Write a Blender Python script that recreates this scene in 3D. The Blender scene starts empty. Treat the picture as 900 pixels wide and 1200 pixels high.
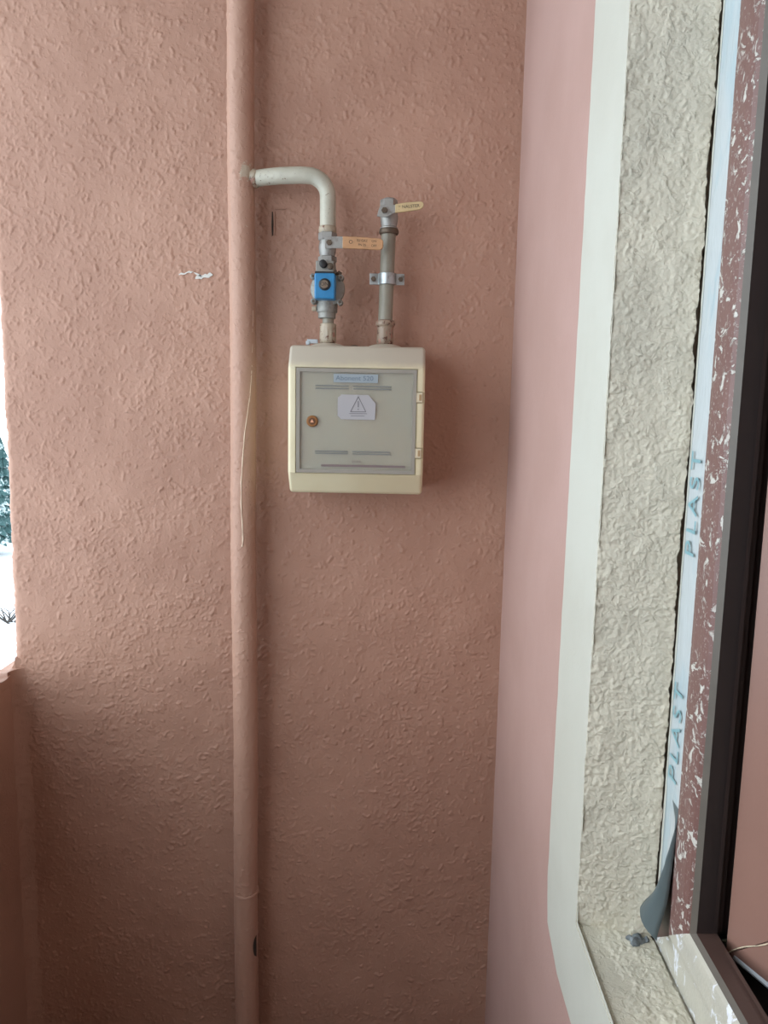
import bpy, bmesh, math, random
import numpy as np
from mathutils import Vector, Matrix, noise
random.seed(7)
PI = math.pi
scene = bpy.context.scene
C = scene.collection

# ------------------------------------------------------------------ camera
def cam_axes(pitch, roll, yaw):
    p, r, y = [math.radians(a) for a in (pitch, roll, yaw)]
    fw = Vector((math.sin(y)*math.cos(p), math.cos(y)*math.cos(p), -math.sin(p)))
    rt = Vector((math.cos(y), -math.sin(y), 0))
    up = rt.cross(fw)
    return rt*math.cos(r)+up*math.sin(r), -rt*math.sin(r)+up*math.cos(r), fw
cd = bpy.data.cameras.new('camera')
cam = bpy.data.objects.new('camera', cd); C.objects.link(cam)
cd.sensor_fit = 'VERTICAL'; cd.sensor_height = 24.0; cd.lens = 18.0
cd.clip_start = 0.02; cd.clip_end = 500
rt, up, fw = cam_axes(8.0, 1.1, -0.6)
m = Matrix((rt, up, -fw)).transposed().to_4x4(); m.translation = Vector((0, 0, 1.5))
cam.matrix_world = m
scene.camera = cam

# ------------------------------------------------------------------ world, light, exposure
w = bpy.data.worlds.new('overcast_sky'); scene.world = w; w.use_nodes = True
nt = w.node_tree; nt.nodes.clear()
out = nt.nodes.new('ShaderNodeOutputWorld'); bg = nt.nodes.new('ShaderNodeBackground')
tc = nt.nodes.new('ShaderNodeTexCoord'); sx = nt.nodes.new('ShaderNodeSeparateXYZ')
mr = nt.nodes.new('ShaderNodeMapRange'); mr.inputs['From Min'].default_value = -0.05; mr.inputs['From Max'].default_value = 0.9
mx = nt.nodes.new('ShaderNodeMix'); mx.data_type = 'RGBA'
mx.inputs['A'].default_value = (0.88, 0.95, 1.0, 1); mx.inputs['B'].default_value = (0.50, 0.57, 0.64, 1)
nt.links.new(tc.outputs['Generated'], sx.inputs[0]); nt.links.new(sx.outputs['Z'], mr.inputs['Value'])
nt.links.new(mr.outputs[0], mx.inputs['Factor']); nt.links.new(mx.outputs['Result'], bg.inputs['Color'])
bg.inputs['Strength'].default_value = 1.0
nt.links.new(bg.outputs[0], out.inputs[0])
vs = scene.view_settings
vs.view_transform = 'Standard'; vs.look = 'None'; vs.gamma = 1.0; vs.use_curve_mapping = False
vs.exposure = 2.08

# ------------------------------------------------------------------ helpers
def srgb(r, g, b):
    def f(c):
        c /= 255.0
        return c/12.92 if c <= 0.04045 else ((c+0.055)/1.055)**2.4
    return (f(r), f(g), f(b), 1.0)

class NT:
    """small node helper around one material"""
    def __init__(s, name):
        s.m = bpy.data.materials.new(name); s.m.use_nodes = True
        s.t = s.m.node_tree; s.b = s.t.nodes['Principled BSDF']
        s.out = s.t.nodes['Material Output']
        s.tc = s.t.nodes.new('ShaderNodeTexCoord')
    def n(s, typ, **k):
        o = s.t.nodes.new(typ)
        for a, v in k.items(): setattr(o, a, v)
        return o
    def link(s, a, b): s.t.links.new(a, b)
    def noise(s, scale, detail=2, rough=0.5, dist=0.0, vec=None, stretch=None):
        o = s.n('ShaderNodeTexNoise')
        o.inputs['Scale'].default_value = scale; o.inputs['Detail'].default_value = detail
        o.inputs['Roughness'].default_value = rough; o.inputs['Distortion'].default_value = dist
        v = vec or s.tc.outputs['Object']
        if stretch:
            mp = s.n('ShaderNodeMapping'); mp.inputs['Scale'].default_value = stretch
            s.link(v, mp.inputs['Vector']); v = mp.outputs[0]
        s.link(v, o.inputs['Vector'])
        return o.outputs[0]
    def rng(s, val, a, b, c=0.0, d=1.0, smooth=True):
        o = s.n('ShaderNodeMapRange'); o.clamp = True
        if smooth: o.interpolation_type = 'SMOOTHSTEP'
        s.link(val, o.inputs['Value'])
        for nme, x in (('From Min', a), ('From Max', b), ('To Min', c), ('To Max', d)): o.inputs[nme].default_value = x
        return o.outputs[0]
    def math(s, op, a, b=None):
        o = s.n('ShaderNodeMath', operation=op)
        for i, x in enumerate((a, b)):
            if x is None: continue
            if isinstance(x, (int, float)): o.inputs[i].default_value = x
            else: s.link(x, o.inputs[i])
        return o.outputs[0]
    def mix(s, fac, a, b):
        o = s.n('ShaderNodeMix'); o.data_type = 'RGBA'
        if isinstance(fac, (int, float)): o.inputs['Factor'].default_value = fac
        else: s.link(fac, o.inputs['Factor'])
        for k, x in (('A', a), ('B', b)):
            if isinstance(x, tuple): o.inputs[k].default_value = x
            else: s.link(x, o.inputs[k])
        return o.outputs['Result']
    def bump(s, h, strength=1.0, dist=0.001):
        o = s.n('ShaderNodeBump'); o.inputs['Strength'].default_value = strength
        o.inputs['Distance'].default_value = dist
        s.link(h, o.inputs['Height']); s.link(o.outputs[0], s.b.inputs['Normal'])
        return o
    def col(s, c):
        if isinstance(c, tuple): s.b.inputs['Base Color'].default_value = c
        else: s.link(c, s.b.inputs['Base Color'])
    def set(s, rough=0.5, metal=0.0, spec=None):
        s.b.inputs['Roughness'].default_value = rough; s.b.inputs['Metallic'].default_value = metal
        if spec is not None: s.b.inputs['Specular IOR Level'].default_value = spec
        return s.m

def obj(name, bm, mat, parent=None, smooth=False, bevel=None, recalc=True):
    if recalc: bmesh.ops.recalc_face_normals(bm, faces=bm.faces[:])
    me = bpy.data.meshes.new(name); bm.to_mesh(me); bm.free()
    if smooth:
        for p in me.polygons: p.use_smooth = True
    mats = mat if isinstance(mat, (list, tuple)) else [mat]
    for k in mats: me.materials.append(k)
    o = bpy.data.objects.new(name, me); C.objects.link(o)
    if parent is not None: o.parent = parent
    if bevel:
        b = o.modifiers.new('bevel', 'BEVEL'); b.width = bevel; b.segments = 3; b.limit_method = 'ANGLE'; b.angle_limit = math.radians(35)
        for p in me.polygons: p.use_smooth = True
        wn = o.modifiers.new('wn', 'WEIGHTED_NORMAL'); wn.keep_sharp = False
    elif smooth:
        e = o.modifiers.new('split', 'EDGE_SPLIT'); e.split_angle = math.radians(42)
    return o
def thing(name, label, cat, loc=(0, 0, 0), group=None):
    o = bpy.data.objects.new(name, None); C.objects.link(o); o.location = loc
    o.empty_display_size = 0.05
    o['label'] = label; o['category'] = cat
    if group: o['group'] = group
    return o
def tag(o, label, cat, group=None):
    o['label'] = label; o['category'] = cat
    if group: o['group'] = group
    return o
def struct(o, label=None):
    o['kind'] = 'structure'
    if label: o['label'] = label
    return o
def rel(o, root):
    """keep world placement of a mesh built in world coordinates under a moved root"""
    L = root.matrix_world.translation if root.parent is None else None
    off = Vector(root.location)
    o.data.transform(Matrix.Translation(-off))
    return o

def bx(bm, x0, x1, y0, y1, z0, z1):
    v = [bm.verts.new((x, y, z)) for x in (x0, x1) for y in (y0, y1) for z in (z0, z1)]
    for f in ((0, 1, 3, 2), (4, 6, 7, 5), (0, 4, 5, 1), (2, 3, 7, 6), (0, 2, 6, 4), (1, 5, 7, 3)):
        bm.faces.new([v[i] for i in f])
    return v
def prism(bm, poly, axis, a, b):
    """poly of 2D points in the two other axes (in order), extruded along axis"""
    def P(u, v, t):
        return {0: (t, u, v), 1: (u, t, v), 2: (u, v, t)}[axis]
    A = [bm.verts.new(P(u, v, a)) for u, v in poly]; B = [bm.verts.new(P(u, v, b)) for u, v in poly]
    n = len(poly)
    bm.faces.new(A); bm.faces.new(B[::-1])
    for i in range(n): bm.faces.new((A[i], A[(i+1) % n], B[(i+1) % n], B[i]))
def tube(bm, pts, rad, n=24, caps=True, jit=0.0):
    pts = [Vector(p) for p in pts]
    if not isinstance(rad, (list, tuple)): rad = [rad]*len(pts)
    rings = []; prev = None
    for i, p in enumerate(pts):
        if i == 0: d = pts[1]-p
        elif i == len(pts)-1: d = p-pts[i-1]
        else: d = (p-pts[i-1]).normalized()+(pts[i+1]-p).normalized()
        d.normalize()
        if prev is None:
            a = Vector((0, 1, 0)) if abs(d.y) < 0.9 else Vector((1, 0, 0))
            u = d.cross(a).normalized()
        else:
            u = (prev-d*prev.dot(d)).normalized()
        prev = u; v = d.cross(u)
        rings.append([bm.verts.new(p+(u*math.cos(2*PI*k/n)+v*math.sin(2*PI*k/n))*(rad[i]*(1+jit*noise.noise(Vector((k*0.9, i*0.7, 3)))))) for k in range(n)])
    for i in range(len(rings)-1):
        for k in range(n):
            bm.faces.new((rings[i][k], rings[i][(k+1) % n], rings[i+1][(k+1) % n], rings[i+1][k]))
    if caps: bm.faces.new(rings[0][::-1]); bm.faces.new(rings[-1])
def lathe(bm, prof, c, axis='Z', n=32):
    """prof = [(t, r)] along axis from c"""
    c = Vector(c); ax = {'X': Vector((1, 0, 0)), 'Y': Vector((0, 1, 0)), 'Z': Vector((0, 0, 1))}[axis]
    tmp = []
    u = Vector((0, 1, 0)) if axis == 'X' else Vector((1, 0, 0)); v = ax.cross(u)
    for t, r in prof:
        tmp.append([bm.verts.new(c+ax*t+(u*math.cos(2*PI*k/n)+v*math.sin(2*PI*k/n))*max(r, 1e-5)) for k in range(n)])
    for i in range(len(tmp)-1):
        for k in range(n): bm.faces.new((tmp[i][k], tmp[i][(k+1) % n], tmp[i+1][(k+1) % n], tmp[i+1][k]))
    bm.faces.new(tmp[0][::-1]); bm.faces.new(tmp[-1])
def hexa(bm, c, axis, r, t0, t1, n=6, rot=0.0):
    c = Vector(c); ax = {'X': Vector((1, 0, 0)), 'Y': Vector((0, 1, 0)), 'Z': Vector((0, 0, 1))}[axis]
    u = Vector((0, 1, 0)) if axis == 'X' else Vector((1, 0, 0)); v = ax.cross(u)
    R = []
    for t, k_ in ((t0, 0.93), (t0+(t1-t0)*0.12, 1), (t1-(t1-t0)*0.12, 1), (t1, 0.93)):
        R.append([bm.verts.new(c+ax*t+(u*math.cos(rot+2*PI*k/n)+v*math.sin(rot+2*PI*k/n))*r*k_) for k in range(n)])
    for i in range(3):
        for k in range(n): bm.faces.new((R[i][k], R[i][(k+1) % n], R[i+1][(k+1) % n], R[i+1][k]))
    bm.faces.new(R[0][::-1]); bm.faces.new(R[-1])
def grid(bm, nu, nv, fn):
    V = [[bm.verts.new(fn(i/nu, j/nv)) for j in range(nv+1)] for i in range(nu+1)]
    for i in range(nu):
        for j in range(nv): bm.faces.new((V[i][j], V[i+1][j], V[i+1][j+1], V[i][j+1]))
    return V
def bool_cut(o, cutter):
    md = o.modifiers.new('cut', 'BOOLEAN'); md.operation = 'DIFFERENCE'; md.object = cutter; md.solver = 'EXACT'
    dg = bpy.context.evaluated_depsgraph_get()
    me = bpy.data.meshes.new_from_object(o.evaluated_get(dg))
    o.modifiers.clear(); o.data = me
    bpy.data.objects.remove(cutter, do_unlink=True)
def lettering(name, s, size, mat, parent, mw, extrude=0.00005, sx=1.0):
    cu = bpy.data.curves.new(name, 'FONT'); cu.body = s; cu.size = size; cu.extrude = extrude
    cu.align_x = 'CENTER'; cu.align_y = 'CENTER'
    t = bpy.data.objects.new(name, cu); C.objects.link(t)
    dg = bpy.context.evaluated_depsgraph_get()
    me = bpy.data.meshes.new_from_object(t.evaluated_get(dg))
    bpy.data.objects.remove(t, do_unlink=True)
    me.transform(Matrix.Diagonal((sx, 1, 1, 1))); me.transform(mw)
    me.materials.clear(); me.materials.append(mat)
    o = bpy.data.objects.new(name, me); C.objects.link(o); o.parent = parent
    return o

rng = np.random.default_rng(11)
def gnoise(u, v, s, seed=0):
    """2D gradient noise on arrays, s cycles per metre"""
    x = u*s+seed*17.13; y = v*s+seed*9.71
    xi = np.floor(x).astype(np.int64); yi = np.floor(y).astype(np.int64); xf = x-xi; yf = y-yi
    def gr(ix, iy):
        h_ = (ix*374761393+iy*668265263+seed*1442695) & 0x7fffffff
        h_ = ((h_ ^ (h_ >> 13))*1274126177) & 0x7fffffff
        a = (h_ & 0xffff)/65536.0*2*np.pi
        return np.cos(a), np.sin(a)
    def dot(ix, iy, dx, dy):
        gx, gy = gr(ix, iy); return gx*dx+gy*dy
    a = dot(xi, yi, xf, yf); b = dot(xi+1, yi, xf-1, yf); c = dot(xi, yi+1, xf, yf-1); d = dot(xi+1, yi+1, xf-1, yf-1)
    sx_ = xf*xf*xf*(xf*(xf*6-15)+10); sy_ = yf*yf*yf*(yf*(yf*6-15)+10)
    return (a+(b-a)*sx_)+((c+(d-c)*sx_)-(a+(b-a)*sx_))*sy_
def lumps(U, V, du, dv, n, rmin, rmax, hmin, hmax, wrap=0.0, dens=None):
    """height field of small worm-shaped roller lumps on a regular sheet of size U x V"""
    nu = int(U/du)+1; nv = int(V/dv)+1
    H = np.zeros((nu, nv))
    for _ in range(n):
        u = rng.random()*U; v = rng.random()*V
        if dens is not None and rng.random() > dens(u, v): continue
        a = rng.random()*6.283; rr = rmin+(rmax-rmin)*rng.random()**2; hh = hmin+(hmax-hmin)*rng.random()
        for q in range(rng.integers(1, 5)):
            i0 = max(0, int((u-rr)/du)); i1 = min(nu, int((u+rr)/du)+2); j0 = max(0, int((v-rr)/dv)); j1 = min(nv, int((v+rr)/dv)+2)
            if i1 > i0 and j1 > j0:
                gu = (np.arange(i0, i1)*du-u)[:, None]; gv = (np.arange(j0, j1)*dv-v)[None, :]
                d = 1-(gu*gu+gv*gv)/(rr*rr)
                H[i0:i1, j0:j1] = np.maximum(H[i0:i1, j0:j1], hh*np.clip(d, 0, 1)**0.8)
            a += rng.normal()*0.7; u += rr*1.0*math.cos(a); v += rr*1.0*math.sin(a); rr *= 0.93; hh *= 0.95
    return H
def sheet(name, P, mat, parent=None, flip=False, smooth=True):
    """P: (nu, nv, 3) array of positions -> one mesh"""
    nu, nv, _ = P.shape
    me = bpy.data.meshes.new(name)
    idx = np.arange(nu*nv).reshape(nu, nv)
    q = np.stack([idx[:-1, :-1], idx[1:, :-1], idx[1:, 1:], idx[:-1, 1:]], -1).reshape(-1, 4)
    if flip: q = q[:, ::-1]
    me.vertices.add(nu*nv); me.vertices.foreach_set('co', P.astype(np.float32).ravel())
    me.loops.add(q.size); me.loops.foreach_set('vertex_index', q.astype(np.int32).ravel())
    me.polygons.add(len(q)); me.polygons.foreach_set('loop_start', (np.arange(len(q))*4).astype(np.int32))
    me.polygons.foreach_set('loop_total', np.full(len(q), 4, np.int32))
    me.polygons.foreach_set('use_smooth', np.ones(len(q), bool))
    me.update(calc_edges=True); me.validate()
    me.materials.append(mat)
    o = bpy.data.objects.new(name, me); C.objects.link(o)
    if parent is not None: o.parent = parent
    return o

# ------------------------------------------------------------------ materials
def stucco(name, base, base2, blob=1.0, scale=1.0, gate=True, dist=0.0012):
    k = NT(name)
    wob = k.rng(k.noise(150*scale, 2, 0.5, 0.3), 0.5, 0.8)
    fine = k.noise(420*scale, 3, 0.65)
    h = k.math('ADD', k.math('MULTIPLY', wob, blob*0.5), k.math('MULTIPLY', fine, 0.25))
    tint = k.rng(k.noise(3.2*scale, 4, 0.6), 0.35, 0.65)
    k.col(k.mix(tint, base, base2)); k.bump(h, 0.8, dist)
    k.b.inputs['Roughness'].default_value = 0.62
    return k.m
TERRA = srgb(180, 141, 121); TERRA2 = srgb(168, 129, 110)
m_stucco = stucco('terracotta_stucco', TERRA, TERRA2)
m_pink = stucco('pink_smooth_stucco', srgb(184, 152, 143), srgb(178, 146, 136), blob=0.5, scale=1.3, dist=0.0010)
m_trim = stucco('pale_cream_paint', srgb(196, 197, 186), srgb(190, 190, 178), blob=0.35, scale=1.3, dist=0.0009)

k = NT('rough_plaster')
a = k.noise(120, 5, 0.7, 0.4); b = k.noise(420, 3, 0.65); c_ = k.rng(k.noise(95, 3, 0.55, 0.6), 0.5, 0.66)
h = k.math('ADD', k.math('ADD', a, k.math('MULTIPLY', b, 0.35)), k.math('MULTIPLY', c_, 0.5))
grime = k.rng(k.noise(5, 4, 0.6), 0.4, 0.7)
k.col(k.mix(grime, srgb(212, 207, 189), srgb(196, 192, 176))); k.bump(h, 0.8, 0.0016); m_plaster = k.set(0.85)

k = NT('riser_paint')
blob = k.rng(k.noise(160, 2, 0.5, 0.4), 0.55, 0.75)
h = k.math('ADD', k.math('MULTIPLY', blob, 0.9), k.math('MULTIPLY', k.noise(300, 3, 0.6), 0.25))
chip = k.rng(k.noise(30, 5, 0.7, 0.4), 0.70, 0.73)
dist_ = k.n('ShaderNodeVectorMath', operation='DISTANCE'); k.link(k.tc.outputs['Object'], dist_.inputs[0]); dist_.inputs[1].default_value = (0.014, -0.020, 1.872)
worn = k.rng(k.math('ADD', dist_.outputs['Value'], k.math('MULTIPLY', k.math('SUBTRACT', k.noise(110, 4, 0.7), 0.5), 0.06)), 0.016, 0.010)
chip = k.math('MAXIMUM', chip, worn)
k.col(k.mix(chip, k.mix(k.noise(6, 3), srgb(186, 150, 131), srgb(174, 135, 116)), srgb(190, 176, 156)))
k.bump(h, 0.6, 0.0010); m_riser = k.set(0.55)

def painted_pipe(name, base, rust, amount, drip=srgb(160, 120, 105), dr=0.72):
    k = NT(name)
    r = k.rng(k.noise(120, 5, 0.75, 0.5), amount-0.01, amount+0.03)
    d = k.rng(k.noise(45, 4, 0.65, 0.8), dr, dr+0.03)
    dirt = k.rng(k.noise(14, 4, 0.6), 0.4, 0.7, 0, 0.5)
    c1 = k.mix(dirt, base, tuple(x*0.62 for x in base[:3])+(1,))
    k.col(k.mix(d, k.mix(r, c1, rust), drip)); k.bump(k.math('ADD', k.noise(160, 4, 0.6), k.math('MULTIPLY', d, 0.6)), 0.5, 0.0012)
    return k.set(0.42)
m_whitepipe = painted_pipe('white_enamel_pipe', srgb(190, 188, 172), srgb(96, 68, 50), 0.635)
m_greypipe = painted_pipe('grey_green_pipe', srgb(140, 136, 122), srgb(112, 84, 62), 0.68)
m_collar = painted_pipe('paint_smeared_collar', srgb(176, 164, 144), srgb(100, 62, 44), 0.57, dr=0.55)
m_collar2 = painted_pipe('rusty_pink_collar', srgb(152, 134, 116), srgb(90, 56, 42), 0.55, dr=0.52)

def metal(name, c, rough=0.45, mt=0.7, dirt=srgb(90, 78, 66)):
    k = NT(name); d = k.rng(k.noise(60, 4, 0.7), 0.5, 0.75, 0, 0.7)
    k.col(k.mix(d, c, dirt)); k.bump(k.noise(220, 3, 0.6), 0.3, 0.0008); return k.set(rough, mt)
m_nickel = metal('dull_nickel', srgb(160, 160, 156), 0.5, 0.5)
m_cast = metal('cast_aluminium', srgb(150, 150, 144), 0.55, 0.5)
m_bolt = metal('dark_bolt', srgb(104, 92, 80), 0.5, 0.7)
m_bracket = metal('galvanised_bracket', srgb(176, 184, 186), 0.38, 0.8)
def plain(name, c, rough=0.5, mt=0.0, n=0.0, nsc=40, spec=None, dk=0.8):
    k = NT(name)
    if n: k.col(k.mix(k.rng(k.noise(nsc, 4, 0.6), 0.35, 0.7, 0, n), c, tuple(x*dk for x in c[:3])+(1,)))
    else: k.col(c)
    k.bump(k.noise(300, 2), 0.15, 0.0005)
    return k.set(rough, mt, spec)
m_blue = plain('blue_plastic', srgb(44, 128, 180), 0.38, n=0.5, nsc=60)
m_black = plain('black_rubber', srgb(28, 28, 30), 0.5)
m_ink = plain('dark_print', srgb(70, 62, 52), 0.6)
m_leverY = plain('faded_yellow_sleeve', srgb(204, 182, 138), 0.5, n=0.6, nsc=50)
m_leverO = plain('orange_worn_sleeve', srgb(190, 146, 106), 0.5, n=0.9, nsc=60)
k = NT('yellowed_cream_plastic')
sx3 = k.n('ShaderNodeSeparateXYZ'); k.link(k.tc.outputs['Object'], sx3.inputs[0])
dust = k.rng(k.math('ADD', sx3.outputs['Z'], k.math('MULTIPLY', k.math('SUBTRACT', k.noise(26, 4, 0.6), 0.5), 0.02)), 0.200, 0.222, 0, 0.85)
c1 = k.mix(k.rng(k.noise(9, 3), 0.35, 0.7, 0, 0.5), srgb(222, 214, 182), srgb(206, 194, 156))
k.col(k.mix(dust, c1, srgb(176, 168, 156))); k.bump(k.noise(300, 2), 0.15, 0.0005); m_boxy = k.set(0.42)
m_hinge = plain('cream_hinge_plastic', srgb(214, 204, 176), 0.45, n=0.5, nsc=80)
m_lock = plain('brown_lock', srgb(150, 104, 60), 0.4, 0.3)
m_lockc = plain('pale_lock_key', srgb(230, 176, 140), 0.4)
m_innergrey = plain('inner_grey', srgb(80, 80, 76), 0.6)
m_metergrey = plain('meter_grey', srgb(190, 192, 192), 0.5)
m_sticker = plain('white_sticker', srgb(240, 240, 240), 0.5)
m_labelblue = plain('pale_blue_label', srgb(150, 162, 170), 0.5)
m_inkblue = plain('blue_grey_ink', srgb(96, 112, 124), 0.6)
m_labelred = plain('dusty_pink_print', srgb(124, 108, 108), 0.6)
m_slot = plain('slot_dark', srgb(122, 124, 122), 0.7)

k = NT('frosted_door_plastic')                       # hazy polycarbonate
k.col(k.mix(k.rng(k.noise(12, 3), 0.3, 0.7), srgb(176, 177, 172), srgb(184, 180, 172))); k.set(0.32)
tr = k.n('ShaderNodeBsdfTransparent'); tr.inputs[0].default_value = (0.97, 0.98, 0.98, 1)
ms = k.n('ShaderNodeMixShader'); ms.inputs[0].default_value = 0.33
k.link(tr.outputs[0], ms.inputs[1]); k.link(k.b.outputs[0], ms.inputs[2]); k.link(ms.outputs[0], k.out.inputs[0])
m_frost = k.m
k = NT('frosted_door_rim'); k.col(srgb(165, 160, 150)); k.set(0.35)
tr = k.n('ShaderNodeBsdfTransparent'); ms = k.n('ShaderNodeMixShader'); ms.inputs[0].default_value = 0.82
k.link(tr.outputs[0], ms.inputs[1]); k.link(k.b.outputs[0], ms.inputs[2]); k.link(ms.outputs[0], k.out.inputs[0])
m_frostrim = k.m

# window plastics
BR = srgb(124, 94, 88)
k = NT('brown_profile_smeared')                      # brown profile with white smears of plaster
sm = k.rng(k.noise(42, 5, 0.66, 2.0), 0.555, 0.60)
gate = k.rng(k.noise(16, 3, 0.6), 0.38, 0.52)
sp = k.rng(k.noise(260, 2, 0.6), 0.56, 0.72, 0, 0.4)
f = k.math('MAXIMUM', k.math('MULTIPLY', sm, gate), sp)
k.col(k.mix(f, k.mix(k.noise(20, 4), BR, srgb(104, 72, 66)), srgb(200, 198, 190)))
k.bump(k.math('ADD', f, k.math('MULTIPLY', k.noise(200, 2), 0.3)), 0.6, 0.0012); m_brown_smear = k.set(0.4)
m_brown = plain('brown_profile', srgb(88, 68, 62), 0.32, n=0.5, nsc=14)
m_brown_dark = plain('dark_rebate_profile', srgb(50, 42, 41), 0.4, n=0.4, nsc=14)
m_leaf = plain('brown_sash_foil', srgb(142, 108, 96), 0.35, n=0.35, nsc=7)
m_greyedge = plain('grey_edge_profile', srgb(104, 98, 90), 0.45, n=0.6, nsc=30)
k = NT('white_blue_film')
bl = k.rng(k.noise(22, 3, 0.6, 0.5, stretch=(1, 1, 0.35)), 0.5, 0.68, 0, 0.55)
k.col(k.mix(bl, srgb(184, 192, 194), srgb(156, 182, 192))); k.bump(k.noise(60, 4, 0.6, 0.6, stretch=(1, 1, 0.3)), 0.7, 0.0016)
m_film = k.set(0.22)
m_filmprint = plain('teal_film_print', srgb(120, 164, 172), 0.3)
k = NT('putty_smeared_profile')
sm = k.rng(k.noise(45, 5, 0.7, 1.2, stretch=(1, 1, 1)), 0.54, 0.62)
k.col(k.mix(sm, k.mix(k.noise(30, 3), srgb(196, 192, 176), srgb(172, 170, 160)), srgb(226, 230, 236))); k.bump(k.noise(70, 5, 0.7), 0.8, 0.002)
m_putty = k.set(0.4)
m_clipwhite = plain('bluish_white_film_strip', srgb(176, 184, 190), 0.25, n=0.6, nsc=60)
k = NT('window_glass'); k.col((1, 1, 1, 1)); k.set(0.02); k.b.inputs['Transmission Weight'].default_value = 1.0; k.b.inputs['IOR'].default_value = 1.45
m_glass = k.m
m_crack = plain('crack_hole_shade', srgb(60, 54, 48), 0.9)  # dark colour that paints the shade inside the wall slit and the hole
m_chip = plain('exposed_white_undercoat', srgb(214, 214, 208), 0.8)
m_room = plain('interior_wall_paint', srgb(150, 150, 145), 0.8)
m_roomfloor = plain('interior_floor_laminate', srgb(96, 76, 60), 0.5)
k = NT('balcony_floor_tile'); k.col(k.mix(k.noise(20, 3), srgb(96, 84, 76), srgb(84, 74, 66))); m_tile = k.set(0.45)
m_grout = plain('grout', srgb(96, 90, 84), 0.9)
m_slab = plain('painted_soffit', srgb(170, 160, 150), 0.8, n=0.3)
m_capst = plain('parapet_cap_render', srgb(196, 186, 176), 0.85, n=0.4, nsc=30)
k = NT('snow_ground'); k.col(k.mix(k.rng(k.noise(0.35, 4, 0.6), 0.55, 0.7, 0, 0.5), srgb(236, 240, 244), srgb(150, 146, 140))); k.bump(k.noise(3, 4), 0.3, 0.1); m_snow = k.set(0.9)
k = NT('fir_needles'); k.col(k.mix(k.rng(k.noise(1.6, 3, 0.6), 0.5, 0.62), srgb(60, 92, 92), srgb(208, 222, 224))); k.bump(k.noise(6, 3), 1, 0.2); m_fir = k.set(0.9)
m_bark = plain('bark', srgb(74, 60, 50), 0.9)
m_twig = plain('dark_twigs', srgb(64, 60, 56), 0.9)

# ================================================================== SETTING
XL, XR, YB = -0.712, 0.209, 1.40     # parapet inner face, house wall face, end wall face
ZT = 2.55                            # soffit height
# end wall (the wall that carries the meter box): lumpy stucco sheet round its free left edge
def nz(x, y, z, s): return noise.noise(Vector((x*s, y*s, z*s)))
r = 0.014; DU = DV = 0.0018
U_ret = 0.16; U_arc = r*PI/2; U_flat = XR+0.02-XL-r
UT = U_ret+U_arc+U_flat
dens = lambda u, v: 0.28+0.72*max(0.0, min(1.0, 0.5+1.6*noise.noise(Vector((u*7, v*7, 4)))))
H = lumps(UT, ZT, DU, DV, 19000, 0.0020, 0.0044, 0.0007, 0.0018, dens=dens)
H = np.maximum(H, lumps(UT, ZT, DU, DV, 38000, 0.0018, 0.0028, 0.0003, 0.0010, dens=dens))
nu, nv = H.shape
uu = (np.arange(nu)*DU)[:, None]+np.zeros((1, nv)); vv = (np.arange(nv)*DV)[None, :]+np.zeros((nu, 1))
H = H+0.0016*gnoise(uu, vv, 14, 1)+0.0008*gnoise(uu, vv, 40, 2)+0.00025*gnoise(uu, vv, 160, 3)
near = np.clip((U_ret+U_arc+0.03-uu)/0.04, 0, 1)
H = H+near*(0.0030*gnoise(uu*0+1, vv, 18, 4)+0.0014*gnoise(uu, vv, 60, 5))
ang = np.clip((uu-U_ret)/r, 0, PI/2)
NX = -np.cos(ang); NY = -np.sin(ang)
px = np.where(uu < U_ret, XL, np.where(uu < U_ret+U_arc, XL+r+r*NX, XL+r+(uu-U_ret-U_arc)))
py = np.where(uu < U_ret, YB+r+U_ret-uu, np.where(uu < U_ret+U_arc, YB+r+r*NY, YB))
wall = struct(sheet('wall_back', np.stack([px+NX*H, py+NY*H, vv], -1), m_stucco), 'terracotta stucco end wall with small raised lumps')
bm = bmesh.new(); bx(bm, XL+0.004, XR+0.3, YB+0.03, YB+0.17, 0, ZT)
obj('wall_core', bm, m_stucco, wall)

# parapet (outer side of the balcony) and its cap
PZ = 0.985
bm = bmesh.new(); bx(bm, XL-0.06, XL, -0.9, YB+0.17, 0.0, PZ-0.02)
struct(obj('wall_left', bm, m_stucco, bevel=0.006), 'low terracotta stucco parapet on the open side')
bm = bmesh.new()
grid(bm, 24, 300, lambda u, v: (XL-0.062+0.063*u, -0.9+(YB+0.9)*v, PZ-0.004*(2*u-1)**2+0.003*nz(u*0.17, v*3.6, 0, 22)))
bx(bm, XL-0.062, XL+0.001, -0.9, YB, PZ-0.022, PZ-0.006)
struct(obj('trim_1', bm, m_stucco, bevel=0.0), 'rough rendered top of the parapet')
# rendered fillets where the parapet dies into the end wall
def concave(x0, y0, sx_, sy_, r_, n=8):
    return [(x0, y0)]+[(x0+sx_*(r_-r_*math.sin(PI/2*i/n)), y0+sy_*(r_-r_*math.cos(PI/2*i/n))) for i in range(n+1)]
def fillet_mesh(pts_fn, n1, n2):
    bm = bmesh.new(); grid(bm, n1, n2, pts_fn); return bm
RF = 0.030
def fv(u, v):
    a = PI/2*u; z = v*(PZ+0.004); d = 0.0012*nz(u*0.05, z, 2, 40)+0.0008*nz(u*0.05, z, 5, 110)
    return (XL-0.001+RF*(1-math.sin(a))+d, YB+0.001-RF*(1-math.cos(a))-d+0.0, z)
bm6 = fillet_mesh(fv, 10, 420)
cap = [bm6.verts.new(fv(i/10, 1.0)) for i in range(11)]
cap += [bm6.verts.new((XL-0.004, YB-RF, PZ+0.004)), bm6.verts.new((XL-0.006, YB+0.03, PZ+0.006)), bm6.verts.new((XL+RF, YB+0.03, PZ+0.004))]
bm6.faces.new(cap)
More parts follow.
